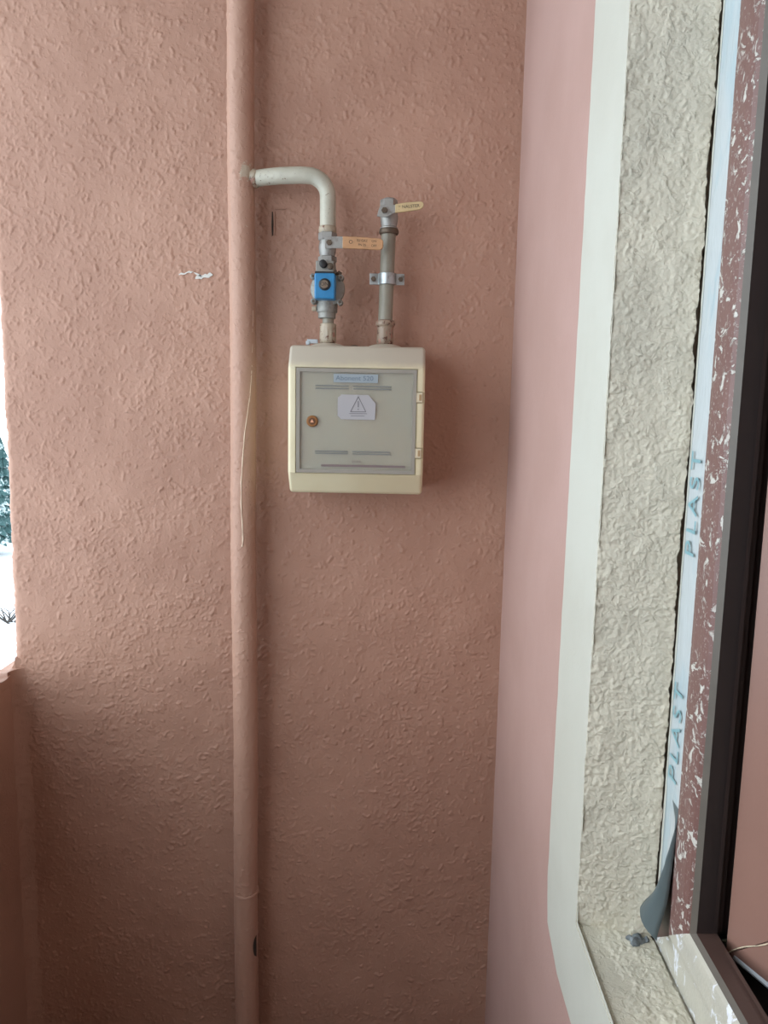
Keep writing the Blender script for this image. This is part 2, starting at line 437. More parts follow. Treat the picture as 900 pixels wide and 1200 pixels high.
f1 = struct(obj('trim_6', bm6, m_stucco, smooth=True, recalc=False), 'rounded render in the corner of parapet and end wall'); f1.modifiers.clear()
RG = 0.030
def fh(u, v):
    a = PI/2*u; y = YB-0.004+0.19*v; d = 0.0014*nz(u*0.05, y, 2, 45)
    return (XL+0.003-RG*(1-math.cos(a))-0.001, y, PZ-0.006+RG*(1-math.sin(a))+d)
bm = fillet_mesh(fh, 10, 60)
pf = [(XL+0.003-RG*(1-math.cos(PI/2*i/10))-0.001, PZ-0.006+RG*(1-math.sin(PI/2*i/10))) for i in range(11)]
vs_ = [bm.verts.new((x, YB-0.004, z)) for x, z in pf]+[bm.verts.new((XL+0.004, YB-0.004, PZ-0.008))]
tk = [bm.verts.new(p) for p in ((XL+0.0015, YB-0.004, PZ+0.024), (XL+0.0015, YB-0.004, PZ-0.010), (XL+0.020, YB+0.002, PZ-0.010), (XL+0.020, YB+0.002, PZ+0.020), (XL+0.0015, YB+0.03, PZ+0.030))]
bm.faces.new((tk[0], tk[1], tk[2], tk[3])); bm.faces.new((tk[0], tk[3], tk[4]))
bm.faces.new(vs_)
f2 = struct(obj('trim_7', bm, m_stucco, smooth=True, recalc=False), 'rounded render at the foot of the opening'); f2.modifiers.clear()
# front end wall behind the viewer, soffit, floor
bm = bmesh.new(); bx(bm, XL-0.14, XR+0.3, -1.05, -0.9, 0, ZT); struct(obj('wall_front', bm, m_stucco))
bm = bmesh.new(); bx(bm, XL-0.32, XR+0.3, -1.05, YB+0.20, ZT, ZT+0.16); struct(obj('ceiling', bm, m_slab))
bm = bmesh.new(); bx(bm, XL-0.14, XR+0.3, -1.05, YB+0.20, -0.16, 0.0); fl = struct(obj('floor', bm, m_grout))
bm0 = bmesh.new(); bx(bm0, 0.002, 0.298, 0.002, 0.298, 0.0, 0.008)
t0 = obj('tile', bm0, m_tile, fl, bevel=0.0015); n = 0
for i in range(3):
    for j in range(7):
        o = t0 if n == 0 else t0.copy()
        if n: C.objects.link(o); o.parent = fl
        o.location = (XL+0.005+i*0.3, YB-0.302-j*0.3, 0.0); n += 1

# house wall (right): built as four panels round the window opening
WY0, WY1, WZ0, WZ1 = -0.50, 0.755, 0.957, 2.30     # opening in the face plane
TH = 0.26
bm = bmesh.new()
for (y0, y1, z0, z1) in ((WY1+0.012, YB+0.2, 0, ZT), (-0.9, WY0, 0, ZT), (WY0, WY1+0.012, 0, WZ0-0.012), (WY0, WY1+0.012, WZ1+0.012, ZT)):
    # leave the reveal room at the face: the panel body starts behind the splayed plaster
    bx(bm, XR, XR+TH, y0, y1, z0, z1)
wr = struct(obj('wall_right', bm, m_pink, recalc=True), 'smooth pink painted house wall')
# pale cream painted band round the opening, slightly proud, with hand-cut edge
bm = bmesh.new()
BO = 0.150; BZ = 0.122
def band_pt(t, inner):
    # walk round: bottom-near -> bottom-far corner -> top-far corner -> top-near
    segs = [((WY0-BO, WZ0), (WY1, WZ0)), ((WY1, WZ0), (WY1, WZ1)), ((WY1, WZ1), (WY0-BO, WZ1))]
    return segs
outer = []; inner_ = []
cy, cz = WY1+BO-0.002, WZ0-BZ
def seg(a, b, n): return [(a[0]+(b[0]-a[0])*i/n, a[1]+(b[1]-a[1])*i/n) for i in range(n)]
oo = seg((WY0-0.10, cz-0.005), (cy-0.075, cz), 40)+seg((cy-0.075, cz), (cy-0.012, cz+0.022), 6)+seg((cy-0.012, cz+0.022), (cy, cz+0.075), 6)+seg((cy, cz+0.075), (cy-0.015, WZ1+0.15), 120)+[(cy-0.015, WZ1+0.15)]
ii = seg((WY0-0.10, WZ0), (WY1-0.075, WZ0), 40)+seg((WY1-0.075, WZ0), (WY1-0.003, WZ0), 6)+seg((WY1-0.003, WZ0), (WY1, WZ0+0.03), 6)+seg((WY1, WZ0+0.03), (WY1, WZ1), 120)+[(WY1, WZ1)]
VO = []; VI = []; VF = []
for (a, b), (c, d) in zip(oo, ii):
    j = 0.0022*nz(a, b, 1, 30)+0.0012*nz(a, b, 2, 110)
    VO.append(bm.verts.new((XR-0.0022, a+j, b+j))); VI.append(bm.verts.new((XR-0.0022, c, d)))
    VF.append(bm.verts.new((XR+0.001, a+j+0.0015, b+j-0.0015)))
for i in range(len(VO)-1):
    bm.faces.new((VI[i], VI[i+1], VO[i+1], VO[i])); bm.faces.new((VO[i], VO[i+1], VF[i+1], VF[i]))
struct(obj('trim_2', bm, m_trim), 'pale cream painted band round the window opening')

# rough unpainted plaster on the splayed reveal: jamb, sill, head
FX = 0.280                            # frame face plane
JY = 0.734                            # jamb line at the frame
def rough(x, y, z, s=1.0):
    return s*(0.0022*nz(x, y, z, 20)+0.0014*nz(x+9, y, z, 62)+0.0020*max(0, nz(x, y+4, z, 120))+0.0022*nz(x, y+4, z+7, 210))
def rough_field(U, V, d, seed):
    nu = int(U/d)+1; nv = int(V/d)+1
    u = (np.arange(nu)*d)[:, None]+np.zeros((1, nv)); v = (np.arange(nv)*d)[None, :]+np.zeros((nu, 1))
    h_ = 0.0030*gnoise(u, v, 16, seed)+0.0016*gnoise(u, v*0.8, 50, seed+1)
    h_ += 0.0010*np.abs(gnoise(u+0.004*gnoise(u, v, 90, seed+5), v, 110, seed+2))+0.0008*gnoise(u, v, 240, seed+3)+0.0006*gnoise(u, v, 480, seed+6)
    L_ = lumps(U, V, d, d, int(U*V*24000), 0.0012, 0.0034, 0.0003, 0.0011, dens=lambda a, b: 0.10+0.90*max(0, min(1, 0.5+2*noise.noise(Vector((a*30, b*30, seed))))))
    return u/u.max(), v/v.max(), h_+L_[:nu, :nv]
u, v, h = rough_field(0.074, WZ1-WZ0+0.01, 0.0011, 20)
z = WZ0-0.004+(WZ1-WZ0+0.01)*v
edge = 0.0022*gnoise(z, z*0, 60, 31)+0.0018*gnoise(z, z*0, 170, 32)+0.0034*gnoise(z, z*0, 11, 33)
rag = 0.0050*gnoise(z, z*0, 45, 34)+0.003*gnoise(z, z*0, 150, 35)
px = XR-0.0030+(FX-0.0010+edge-XR+0.0030)*u-h*0.25
py = WY1+0.002+(JY-WY1-0.002)*u-h-0.001+rag*(1-u)**6*0.8
pj = struct(sheet('trim_3', np.stack([px, py, z], -1), m_plaster), 'rough unpainted plaster on the window jamb')
u, v, h = rough_field(0.074, WY1+0.05-WY0, 0.0011, 40)
y = WY0-0.05+(WY1+0.052-WY0)*v
edge = 0.0020*gnoise(y, y*0, 60, 51)+0.0014*gnoise(y, y*0, 150, 52)
ps = struct(sheet('trim_4', np.stack([XR-0.0030+(FX-0.0018+edge-XR+0.0030)*u, y, WZ0-0.001+h-0.004*(1-u)**3], -1), m_plaster), 'rough unpainted plaster window sill')
bm = bmesh.new()
grid(bm, 16, 200, lambda u, v: (XR-0.001+(FX-XR)*u, WY0+(WY1-WY0)*v, WZ1-0.02*u+rough(u, v*1.2, 3)))
ph = struct(obj('trim_5', bm, m_plaster, smooth=True, recalc=False)); ph.modifiers.clear()
# plug of crumbled blue-grey mortar at the jamb foot
bm = bmesh.new()
for i in range(9):
    a = random.random()*6.28; rr = random.random()*0.011
    bmesh.ops.create_icosphere(bm, subdivisions=2, radius=0.0025+0.003*random.random(), matrix=Matrix.Translation((FX-0.018+rr*math.cos(a), JY-0.010+rr*math.sin(a)*0.7, WZ0+0.001)))
for v in bm.verts: v.co += v.normal*0.004*noise.noise(v.co*190)
obj('mortar_crumb', bm, plain('grey_mortar', srgb(128, 136, 140), 0.9, n=0.9, nsc=150, dk=0.4), ps, smooth=True)['label'] = 'crumbled blue-grey mortar lump'

# body of the wall behind the reveal (closes the opening behind the splay)
bm = bmesh.new()
prism(bm, [(XR+0.004, WY1+0.012), (XR+0.004, WY1+0.009), (FX, JY+0.009), (XR+TH, JY+0.009), (XR+TH, WY1+0.012)], 2, WZ0-0.012, WZ1+0.012); bx(bm, XR+0.003, XR+TH, WY0, WY1+0.012, WZ0-0.012, WZ0-0.003)
wp = obj('jamb_core', bm, m_plaster, wr)

# ------------------------------------------------------------------ window
win = bpy.data.objects.new('window_1', None); C.objects.link(win); win['kind'] = 'structure'; win['label'] = 'brown plastic window with peeling white film and inward-opened sash'
FZ0 = WZ0-0.002; FT = 1.033           # bottom member: foot and top of its face
FYi = 0.635                           # inner edge of the far upright's face
Y0f = WY0+0.02
# profile of the member in (s, X): s = 0 at the wall side, growing towards the opening
prof = [(0.000, 0.2815), (0.046, 0.2815), (0.0465, 0.2790), (0.050, 0.2768), (0.058, 0.2758), (0.078, 0.2760), (0.086, 0.2772), (0.0898, 0.2795),
        (0.0938, 0.2840), (0.0955, 0.300), (0.0990, 0.2965), (0.0990, 0.300), (0.094, 0.3005), (0.094, 0.3065), (0.088, 0.307), (0.088, 0.350), (0.0, 0.350)]
def prof_obj(name, kind, mat_fn, a, b):
    bm = bmesh.new()
    def P(s, x, t):
        if kind == 'up': return (x, JY-s*1.0, t)                       # far upright, runs in z
        if kind == 'near': return (x, Y0f+s, t)
        if kind == 'bottom': return (x, t, FZ0+s*0.80-(0.022 if x > 0.30 and s > 0.01 else 0))
        return (x, t, WZ1-0.01-s)
    n = len(prof)
    def mit(s, t, end):
        return t
    A = []; B = []
    for s, x in prof:
        if kind in ('up', 'near'):
            A.append(bm.verts.new(P(s, x, a+s*0.80))); B.append(bm.verts.new(P(s, x, b-s)))
        else:
            A.append(bm.verts.new(P(s, x, a+s))); B.append(bm.verts.new(P(s, x, b-s)))
    bm.faces.new(A); bm.faces.new(B[::-1])
    for i in range(n):
        f = bm.faces.new((A[i], A[(i+1) % n], B[(i+1) % n], B[i])); f.material_index = mat_fn(i)
    return obj(name, bm, [m_brown, m_brown_smear, m_greyedge, m_brown_dark, m_putty], win)
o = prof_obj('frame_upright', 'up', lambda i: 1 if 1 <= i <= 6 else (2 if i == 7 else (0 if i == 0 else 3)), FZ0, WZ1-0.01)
o['label'] = 'brown far upright spattered with white plaster smears'
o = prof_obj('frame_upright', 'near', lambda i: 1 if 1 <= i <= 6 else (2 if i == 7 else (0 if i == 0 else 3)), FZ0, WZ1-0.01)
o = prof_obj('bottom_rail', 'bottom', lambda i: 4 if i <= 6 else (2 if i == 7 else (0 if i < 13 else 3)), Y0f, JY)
o['label'] = 'bottom frame rail coated with cream putty and white film'
o = prof_obj('top_rail', 'top', lambda i: 1 if 1 <= i <= 6 else 0, Y0f, JY)
# putty line between crack and film
bm = bmesh.new()
grid(bm, 3, 300, lambda u, v: (FX+0.0005-0.0012*math.sin(PI*u)+0.0006*nz(u, v*9, 0, 9), JY-0.0035-0.0085*u-0.0012*nz(v*9, 2, 1, 5)*(u > 0.9), FZ0+0.02+(WZ1-0.06-FZ0)*v))
obj('putty_seam', bm, m_trim, win, smooth=True)

# white protective film with a lower end that peels off and curls
ZP0, ZP1 = 0.986, 1.130              # tip of the flap, start of the peel
bm = bmesh.new(); rows = 260; cols = 14
YA, YC = 0.7235, 0.6845
def sm01(t): t = max(0.0, min(1.0, t)); return t*t*(3-2*t)
def film(u, v):
    z = ZP0+(WZ1-0.05-ZP0)*(v**1.7)
    edge = 0.0010*nz(0, 2, z, 24)+0.0006*nz(4, 2, z, 90)
    yc = YC+edge
    lift = 0.0006+0.0014*sm01((1.32-z)/0.2)*u
    wav = 0.0006*abs(nz(u*0.04, 0, z, 40))
    t = (ZP1-z)/(ZP1-ZP0)                          # 0 at the start of the peel, 1 at the tip
    if t <= 0: return (FX-0.0002-lift-wav, YA+(yc-YA)*u, z)
    # the near half folds over itself: ridge at u = .5, free edge at u = 1
    yr = (YA+yc)/2+((yc-YA)/2)*sm01(t/0.22)
    lr = 0.003*sm01(t/0.5)+0.008*max(0, t-0.45)     # how far the ridge stands off
    yr += 0.010*max(0, t-0.6)
    if u <= 0.5:
        k_ = u/0.5
        return (FX-0.0004-lift*k_-lr*k_*k_-0.004*sm01((t-0.7)/0.3), YA+(yr-YA)*k_, z)
    k_ = (u-0.5)/0.5
    yf = yc+(YA-0.004-yc)*t**2.0               # free edge walks back towards the wall side
    out_ = lr+0.006*sm01((t-0.2)/0.6)*math.sin(k_*PI/2)
    bulge = 0.004*math.sin(k_*PI)*sm01(t/0.4)
    return (FX-0.0004-lift-out_-bulge-0.004*sm01((t-0.7)/0.3), yr+(yf-yr)*k_, z+0.013*k_*sm01((t-0.6)/0.4))
grid(bm, cols, rows, film)
m_filmback = plain('film_adhesive_back', srgb(84, 96, 98), 0.5)
fo = obj('protective_film', bm, [m_film, m_filmback], win, smooth=True, recalc=False)
for p in fo.data.polygons:
    i, j = divmod(p.index, rows)
    if i >= cols//2 and p.center.z < ZP1-0.004: p.material_index = 1
fo.modifiers.clear()
so = fo.modifiers.new('thick', 'SOLIDIFY'); so.thickness = 0.0004; so.offset = 0
fo['label'] = 'white protective film strip with curled grey lower end'
# film lettering, reading upwards
def film_text(s, z, size, gap):
    for i, ch in enumerate(s):
        # local x of the glyph runs up (+Z), local y runs towards the wall side (+Y), facing -X
        mw = Matrix(((0, 0, -1, FX-0.0034), (0, 1, 0, 0.7035), (1, 0, 0, z+i*gap), (0, 0, 0, 1)))
        lettering('film_lettering', ch, size, m_filmprint, win, mw, 0.0001)
film_text('PLAST', 1.372-0.0, 0.030, 0.0205)
film_text('PLAST', 1.150, 0.030, 0.0205)

# sash, opened inwards by 24 degrees about the far upright
sash = thing('window_sash', 'brown inward-opened window sash hinged at the smeared window frame', 'window', (0.3080, 0.6320, 1.017))
A24 = math.radians(24)
sash.rotation_euler = (0, 0, 0)
ux, uy = math.sin(A24), -math.cos(A24)               # along the sash face
nx, ny = math.cos(A24), math.sin(A24)                # into the room
# local frame: s along face, d into the room, z up
def S(s, d, z): return (ux*s+nx*d, uy*s+ny*d, z)
SW, SH = 1.02, 1.205
def sprism(bm, poly, a, b, mode, mitre=True):
    """profile poly (w, d): w = distance from the outer edge into the sash"""
    A = []; B = []
    for w_, d in poly:
        if mode == 'hinge': A.append(S(w_, d, a+w_)); B.append(S(w_, d, b-w_))
        if mode == 'lock': A.append(S(SW-w_, d, a+w_)); B.append(S(SW-w_, d, b-w_))
        if mode == 'bottom': A.append(S(a+w_, d, w_)); B.append(S(b-w_, d, w_))
        if mode == 'top': A.append(S(a+w_, d, SH-w_)); B.append(S(b-w_, d, SH-w_))
    A = [bm.verts.new(p) for p in A]; B = [bm.verts.new(p) for p in B]; n = len(poly)
    bm.faces.new(A); bm.faces.new(B[::-1])
    for i in range(n): bm.faces.new((A[i], A[(i+1) % n], B[(i+1) % n], B[i]))
sp_ = [(0.0, 0.0), (0.0012, -0.0012), (0.058, -0.0012), (0.060, 0.003), (0.074, 0.009), (0.076, 0.014), (0.076, 0.052), (0.012, 0.052), (0.010, 0.020), (0.0, 0.018)]
g = 0.0004
for nm, md, a, b in (('hinge_stile', 'hinge', g, SH-g), ('lock_stile', 'lock', g, SH-g), ('sash_bottom_rail', 'bottom', g, SW-g), ('sash_top_rail', 'top', g, SW-g)):
    bm = bmesh.new(); sprism(bm, sp_, a, b, md); obj(nm, bm, m_leaf, sash)
bm = bmesh.new()
v = [bm.verts.new(S(s, d, z)) for s in (0.07, SW-0.07) for d in (0.022, 0.026) for z in (0.07, SH-0.07)]
for f in ((0, 1, 3, 2), (4, 6, 7, 5), (0, 4, 5, 1), (2, 3, 7, 6), (0, 2, 6, 4), (1, 5, 7, 3)): bm.faces.new([v[i] for i in f])
obj('pane', bm, m_glass, sash)
# weather strip / leftover film along the foot of the sash
bm = bmesh.new()
P = [(-0.0026, 0.006), (-0.0032, 0.008), (-0.0010, 0.0105), (-0.0005, 0.006)]
A_ = [bm.verts.new(S(0.010, d, z-0.004)) for d, z in P]; B_ = [bm.verts.new(S(SW-0.02, d, z-0.004)) for d, z in P]
bm.faces.new(A_); bm.faces.new(B_[::-1])
for i in range(4): bm.faces.new((A_[i], A_[(i+1) % 4], B_[(i+1) % 4], B_[i]))
obj('film_remnant', bm, m_clipwhite, sash)['label'] = 'bluish white strip of film along the sash foot'
# white scuff of dried paint on the mitre
bm = bmesh.new()
pts = [S(0.001+0.075*t, -0.0016, 0.001+0.075*t+0.002*math.sin(9*t)) for t in [i/12 for i in range(13)]]
tube(bm, pts, [0.0003+0.0003*abs(math.sin(5*i)) for i in range(13)], 6)
obj('weld_bead', bm, m_hinge, sash, smooth=True)['label'] = 'pale weld bead on the sash mitre'

# dim room behind the window
RX0, RX1, RY0, RY1, RZ0, RZ1 = XR+TH, 3.4, -2.2, 1.6, -0.05, 2.6
bm = bmesh.new(); bx(bm, RX1, RX1+0.1, RY0, RY1, RZ0, RZ1); struct(obj('wall_inner_far', bm, m_room))
bm = bmesh.new(); bx(bm, RX0, RX1+0.1, RY1, RY1+0.1, RZ0, RZ1); struct(obj('wall_inner_back', bm, m_room))
bm = bmesh.new(); bx(bm, RX0, RX1+0.1, RY0-0.1, RY0, RZ0, RZ1); struct(obj('wall_inner_front', bm, m_room))
bm = bmesh.new(); bx(bm, XR+0.3, RX1+0.1, RY0-0.15, RY1+0.1, RZ1, RZ1+0.1); struct(obj('ceiling_inner', bm, m_room))
bm = bmesh.new(); bx(bm, XR+0.3, RX1+0.1, RY0-0.15, RY1+0.1, RZ0-0.1, RZ0); struct(obj('floor_inner', bm, m_roomfloor))

# ================================================================== PIPES
# riser
ris = thing('gas_riser_pipe', 'thick terracotta painted vertical riser pipe running floor to ceiling', 'pipe', (-0.266, 1.362, 0.008))
RXc, RYc, RR = -0.266, 1.362, 0.0225
CIR = 2*PI*RR; du = CIR/72; dv = 0.0021
H = np.maximum(lumps(CIR, ZT-0.01, du, dv, 1600, 0.0020, 0.0040, 0.0004, 0.0012), lumps(CIR, ZT-0.01, du, dv, 2400, 0.0016, 0.0026, 0.0002, 0.0006))
H = H[:72, :]; H = np.concatenate([H, H[:1]], 0)
n_, nv = H.shape; th = (np.arange(n_)/72*2*PI+PI/2)[:, None]+np.zeros((1, nv)); zz = (np.arange(nv)*dv)[None, :]+np.zeros((n_, 1))
rad_ = RR+H+0.0005*gnoise(np.cos(th)*RR, zz, 30, 61)
rb = sheet('pipe_body', np.stack([RXc+0.0010*np.sin(zz*9)+rad_*np.cos(th), RYc+rad_*np.sin(th), 0.008+zz], -1), m_riser, ris)
rel(rb, ris)
bm = bmesh.new(); lathe(bm, [(-0.003, RR), (-0.002, RR+0.0012), (0.0015, RR+0.0012), (0.003, RR)], (RXc, RYc, 0.565), n=40)
for v in bm.verts: v.co.z -= 0.10*(v.co.y-RYc)*(-1)*1.0-0.002
rel(obj('joint_ring', bm, m_riser, ris, smooth=True), ris)
# drip thread of pale paint that hangs down the pipe
def on_riser(x, z, off=0.0004):
    dx = max(-0.98, min(0.98, (x-RXc)/RR)); return (RXc+dx*(RR+off), RYc-math.sqrt(1-dx*dx)*(RR+off), z)
bm = bmesh.new()
dp = [(-0.2465, 1.655), (-0.247, 1.60), (-0.2485, 1.55), (-0.2510, 1.51), (-0.2560, 1.47), (-0.2600, 1.44), (-0.2630, 1.40), (-0.2655, 1.36), (-0.2660, 1.32), (-0.2640, 1.28), (-0.2635, 1.255), (-0.2650, 1.242)]
pp = []
for i in range(len(dp)-1):
    for t in range(5):
        u = t/5; x = dp[i][0]+(dp[i+1][0]-dp[i][0])*u+0.0005*nz(i+u, 0, 0, 2.2); z = dp[i][1]+(dp[i+1][1]-dp[i][1])*u
        pp.append(on_riser(x, z))
tube(bm, pp, [0.0006+0.0010*(i/len(pp))*(0.6+0.4*math.sin(i*1.3)) for i in range(len(pp))], 6)
rel(obj('paint_drip', bm, plain('pale_dried_paint', srgb(226, 206, 184), 0.5), ris, smooth=True), ris)['label'] = 'thin pale dried paint drip'
# hole by the pipe foot: its shade laid on as a flat dark patch
bm = bmesh.new()
hp = []
for i in range(9):
    z = 0.435+0.045*i/8; hp.append((z, 0.0045*math.sin(PI*i/8)**0.5))
L_ = [bm.verts.new(on_riser(-0.2455-0.0*w_, z, 0.0008)) for z, w_ in hp]
R_ = [bm.verts.new(on_riser(-0.2455-w_-0.0005, z, 0.0008)) for z, w_ in hp]
for i in range(8): bm.faces.new((L_[i], L_[i+1], R_[i+1], R_[i]))
rel(obj('hole_shade', bm, m_crack, ris), ris)['label'] = 'dark patch painted for the shade of a hole low by the riser'

# white branch pipe with elbow, from the riser to the valve
br = thing('gas_branch_pipe', 'white enamel elbow pipe branching off the riser above the blue valve', 'pipe', (RXc+RR, 1.345, 1.873))
PXc = -0.1180; PY = 1.345; HZ = 1.875; ER = 0.0134
bm = bmesh.new()
pts = [(RXc+RR-0.010, PY+0.0165, HZ-0.002), (RXc+RR+0.004, PY+0.0145, HZ-0.002), (RXc+RR+0.016, PY+0.011, HZ-0.001), (-0.200, PY+0.004, HZ), (-0.165, PY, HZ+0.0005)]
er = 0.034
for i in range(9):
    a = PI/2-(PI/2)*i/8
    pts.append((PXc-er+er*math.cos(a), PY, HZ-er+er*math.sin(a)))
pts += [(PXc, PY, 1.815), (PXc+0.0003, PY, 1.793)]
tube(bm, pts, ER, 32, jit=0.02)
rel(obj('pipe_body', bm, m_whitepipe, br, smooth=True), br)
bm = bmesh.new()
lathe(bm, [(-0.004, ER+0.0005), (0.000, ER+0.0022), (0.003, ER+0.0020), (0.006, ER+0.0002)], (RXc+RR-0.001, PY+0.0150, HZ-0.002), 'X')
for v in bm.verts: v.co += Vector((1, 0, 0))*0.003*noise.noise(v.co*120)+v.co.normalized()*0.0
rel(obj('weld_bead', bm, m_collar, br, smooth=True), br)
bm = bmesh.new(); lathe(bm, [(0, ER), (0.002, ER+0.0016), (0.006, ER+0.0018), (0.010, ER+0.0012), (0.011, ER+0.0002)], (PXc, PY, 1.783), n=24)
rel(obj('thread_collar', bm, m_collar, br, smooth=True), br)

# ------------------------------------------------------------------ valve stack on the left inlet
def lever(name, parent, base, pts_w, th, mat_m, mat_s, texts, yo, root):
    pass
bv = thing('ball_valve', 'nickel ball valve with long orange sleeved lever below the white elbow', 'valve', (PXc, PY, 1.735))
bm = bmesh.new()
lathe(bm, [(0.0, 0.0118), (0.002, 0.0135), (0.008, 0.0135), (0.010, 0.0122), (0.016, 0.0140), (0.024, 0.0150), (0.032, 0.0140), (0.038, 0.0122), (0.040, 0.0135), (0.047, 0.0135), (0.0485, 0.0118)], (PXc, PY, 1.735))
rel(obj('valve_body', bm, m_nickel, bv, smooth=True), bv)
bm = bmesh.new(); hexa(bm, (PXc, PY, 1.735), 'Z', 0.0158, 0.036, 0.049); rel(obj('hex_end', bm, m_nickel, bv), bv)
bm = bmesh.new(); hexa(bm, (PXc, PY, 1.735), 'Z', 0.0158, 0.0, 0.010); rel(obj('hex_end', bm, m_nickel, bv), bv)
bm = bmesh.new(); lathe(bm, [(0, 0.0065), (0.014, 0.0065), (0.014, 0.005), (0.026, 0.005)], (PXc+0.006, PY-0.034, 1.7605), 'Y')
rel(obj('valve_stem', bm, m_nickel, bv, smooth=True), bv)
bm = bmesh.new(); hexa(bm, (PXc+0.006, PY-0.0405, 1.7605), 'Y', 0.0048, 0, 0.006); rel(obj('lever_nut', bm, m_bolt, bv), bv)
# lever plate + sleeve
def strap(bm, outline, y0, y1):
    prism(bm, outline, 1, y0, y1)
bm = bmesh.new()
strap(bm, [(-0.1195, 1.7515), (-0.1195, 1.7690), (-0.110, 1.7705), (-0.088, 1.7705), (-0.080, 1.7695), (-0.080, 1.7515), (-0.090, 1.7520)], PY-0.0375, PY-0.0350)
rel(obj('lever', bm, m_nickel, bv, bevel=0.0006), bv)
bm = bmesh.new()
ol = [(-0.0900, 1.7518), (-0.0900, 1.7707), (-0.060, 1.7700), (-0.030, 1.7680), (-0.0255, 1.7665), (-0.0235, 1.7640), (-0.0235, 1.7550), (-0.0255, 1.7515), (-0.030, 1.7500), (-0.060, 1.7512)]
strap(bm, ol, PY-0.0390, PY-0.0335)
sl = rel(obj('lever_sleeve', bm, m_leverO, bv, bevel=0.0010), bv); sl['label'] = 'faded orange plastic sleeve'
def face_y(x, y, z, rot=0.0):
    # text that faces -Y: local x -> +X, local y -> +Z
    c_, s_ = math.cos(rot), math.sin(rot)
    return Matrix(((c_, -s_, 0, x), (0, 0, -1, y), (s_, c_, 0, z), (0, 0, 0, 1)))
def off(mw, root): return Matrix.Translation(-Vector(root.location)) @ mw
for s, x, z, sz in (('O', -0.0765, 1.7615, 0.0085), ('SU GAZ', -0.0580, 1.7640, 0.0052), ('PN 25', -0.0580, 1.7572, 0.0052), ('ON', -0.0385, 1.7635, 0.0052), ('OFF', -0.0385, 1.7562, 0.0052)):
    lettering('lettering', s, sz, m_ink, bv, off(face_y(x, PY-0.0392, z, -0.03), bv))

# solenoid valve: cast body + blue coil
sv = thing('solenoid_gas_valve', 'blue fronted solenoid valve with grey cast body and black plug', 'valve', (PXc, PY, 1.652))
VZ = 1.6905
bm = bmesh.new()
lathe(bm, [(0, 0.010), (0.001, 0.019), (0.004, 0.0282), (0.012, 0.0292), (0.018, 0.0282), (0.020, 0.024), (0.024, 0.020), (0.026, 0.010)], (PXc+0.0015, PY-0.0175, VZ), 'Y', 40)
rel(obj('valve_housing', bm, m_cast, sv, smooth=True), sv)
bm = bmesh.new()
lathe(bm, [(0.0, 0.0115), (0.001, 0.0150), (0.014, 0.0150), (0.018, 0.0180), (0.030, 0.0185)], (PXc, PY, 1.6425))
hexa(bm, (PXc, PY, 1.6525), 'Z', 0.0188, 0.0, 0.0150, n=8, rot=PI/8)
rel(obj('lower_neck', bm, m_cast, sv, smooth=True), sv)
bm = bmesh.new()
lathe(bm, [(0.0, 0.0165), (0.010, 0.0165), (0.014, 0.0150), (0.024, 0.0140)], (PXc, PY, 1.711))
bx(bm, PXc-0.0165, PXc+0.0130, PY-0.030, PY+0.004, 1.713, 1.733)
rel(obj('upper_neck', bm, m_cast, sv, bevel=0.0010), sv)
bm = bmesh.new(); bx(bm, PXc-0.018, PXc+0.0140, PY-0.0335, PY-0.018, 1.708, 1.7155); rel(obj('coil_gasket', bm, m_black, sv, bevel=0.001), sv)
bm = bmesh.new(); lathe(bm, [(0, 0.0045), (0.001, 0.0062), (0.012, 0.0062)], (PXc-0.0040, PY-0.041, 1.7270), 'Y', 20); rel(obj('black_plug', bm, m_black, sv, smooth=True), sv)
bm = bmesh.new(); lathe(bm, [(0, 0.002), (0.001, 0.0052), (0.014, 0.0052)], (PXc+0.0075, PY-0.036, 1.7240), 'Y', 20); rel(obj('side_screw', bm, m_bolt, sv, smooth=True), sv)
bm = bmesh.new(); bx(bm, PXc-0.0175, PXc+0.0165, PY-0.0430, PY-0.0150, 1.6705, 1.7115)
blu = rel(obj('coil_cover', bm, m_blue, sv, bevel=0.0028), sv); blu['label'] = 'bright blue plastic cover'
KX, KZ = PXc-0.0005, 1.6930
bm = bmesh.new(); lathe(bm, [(0, 0.0072), (0.0015, 0.0096), (0.004, 0.0100)], (KX, PY-0.0460, KZ), 'Y', 28); kn = rel(obj('reset_knob', bm, m_black, sv, smooth=True), sv)
bm = bmesh.new(); lathe(bm, [(0, 0.0062), (0.0008, 0.0068)], (KX, PY-0.0466, KZ), 'Y', 24); rel(obj('knob_dial', bm, metal('dial_bronze', srgb(128, 112, 96), 0.5, 0.4), sv, smooth=True), sv)
lettering('lettering', 'ON', 0.0088, m_black, sv, off(face_y(KX, PY-0.0468, KZ), sv))
for i, (dx, dz) in enumerate(((-0.0235, 0.0190), (0.0230, 0.0180), (-0.0225, -0.0215), (0.0220, -0.0225))):
    bm = bmesh.new()
    lathe(bm, [(0.0, 0.0036), (0.001, 0.0046), (0.016, 0.0050)], (PXc+0.0012+dx, PY-0.0215, VZ+dz), 'Y', 16)
    rel(obj('screw_lug', bm, m_cast, sv, smooth=True), sv)
    bm = bmesh.new(); lathe(bm, [(0.0, 0.0020), (0.001, 0.0025), (0.002, 0.0025)], (PXc+0.0012+dx, PY-0.0225, VZ+dz), 'Y', 10)
    rel(obj('screw', bm, m_bolt, sv, smooth=True), sv)
bm = bmesh.new(); lathe(bm, [(0.0, 0.0030), (0.001, 0.0042), (0.007, 0.0042), (0.008, 0.003)], (PXc-0.0250, PY-0.006, 1.6580), 'X', 14); rel(obj('test_nipple', bm, m_collar, sv, smooth=True), sv)
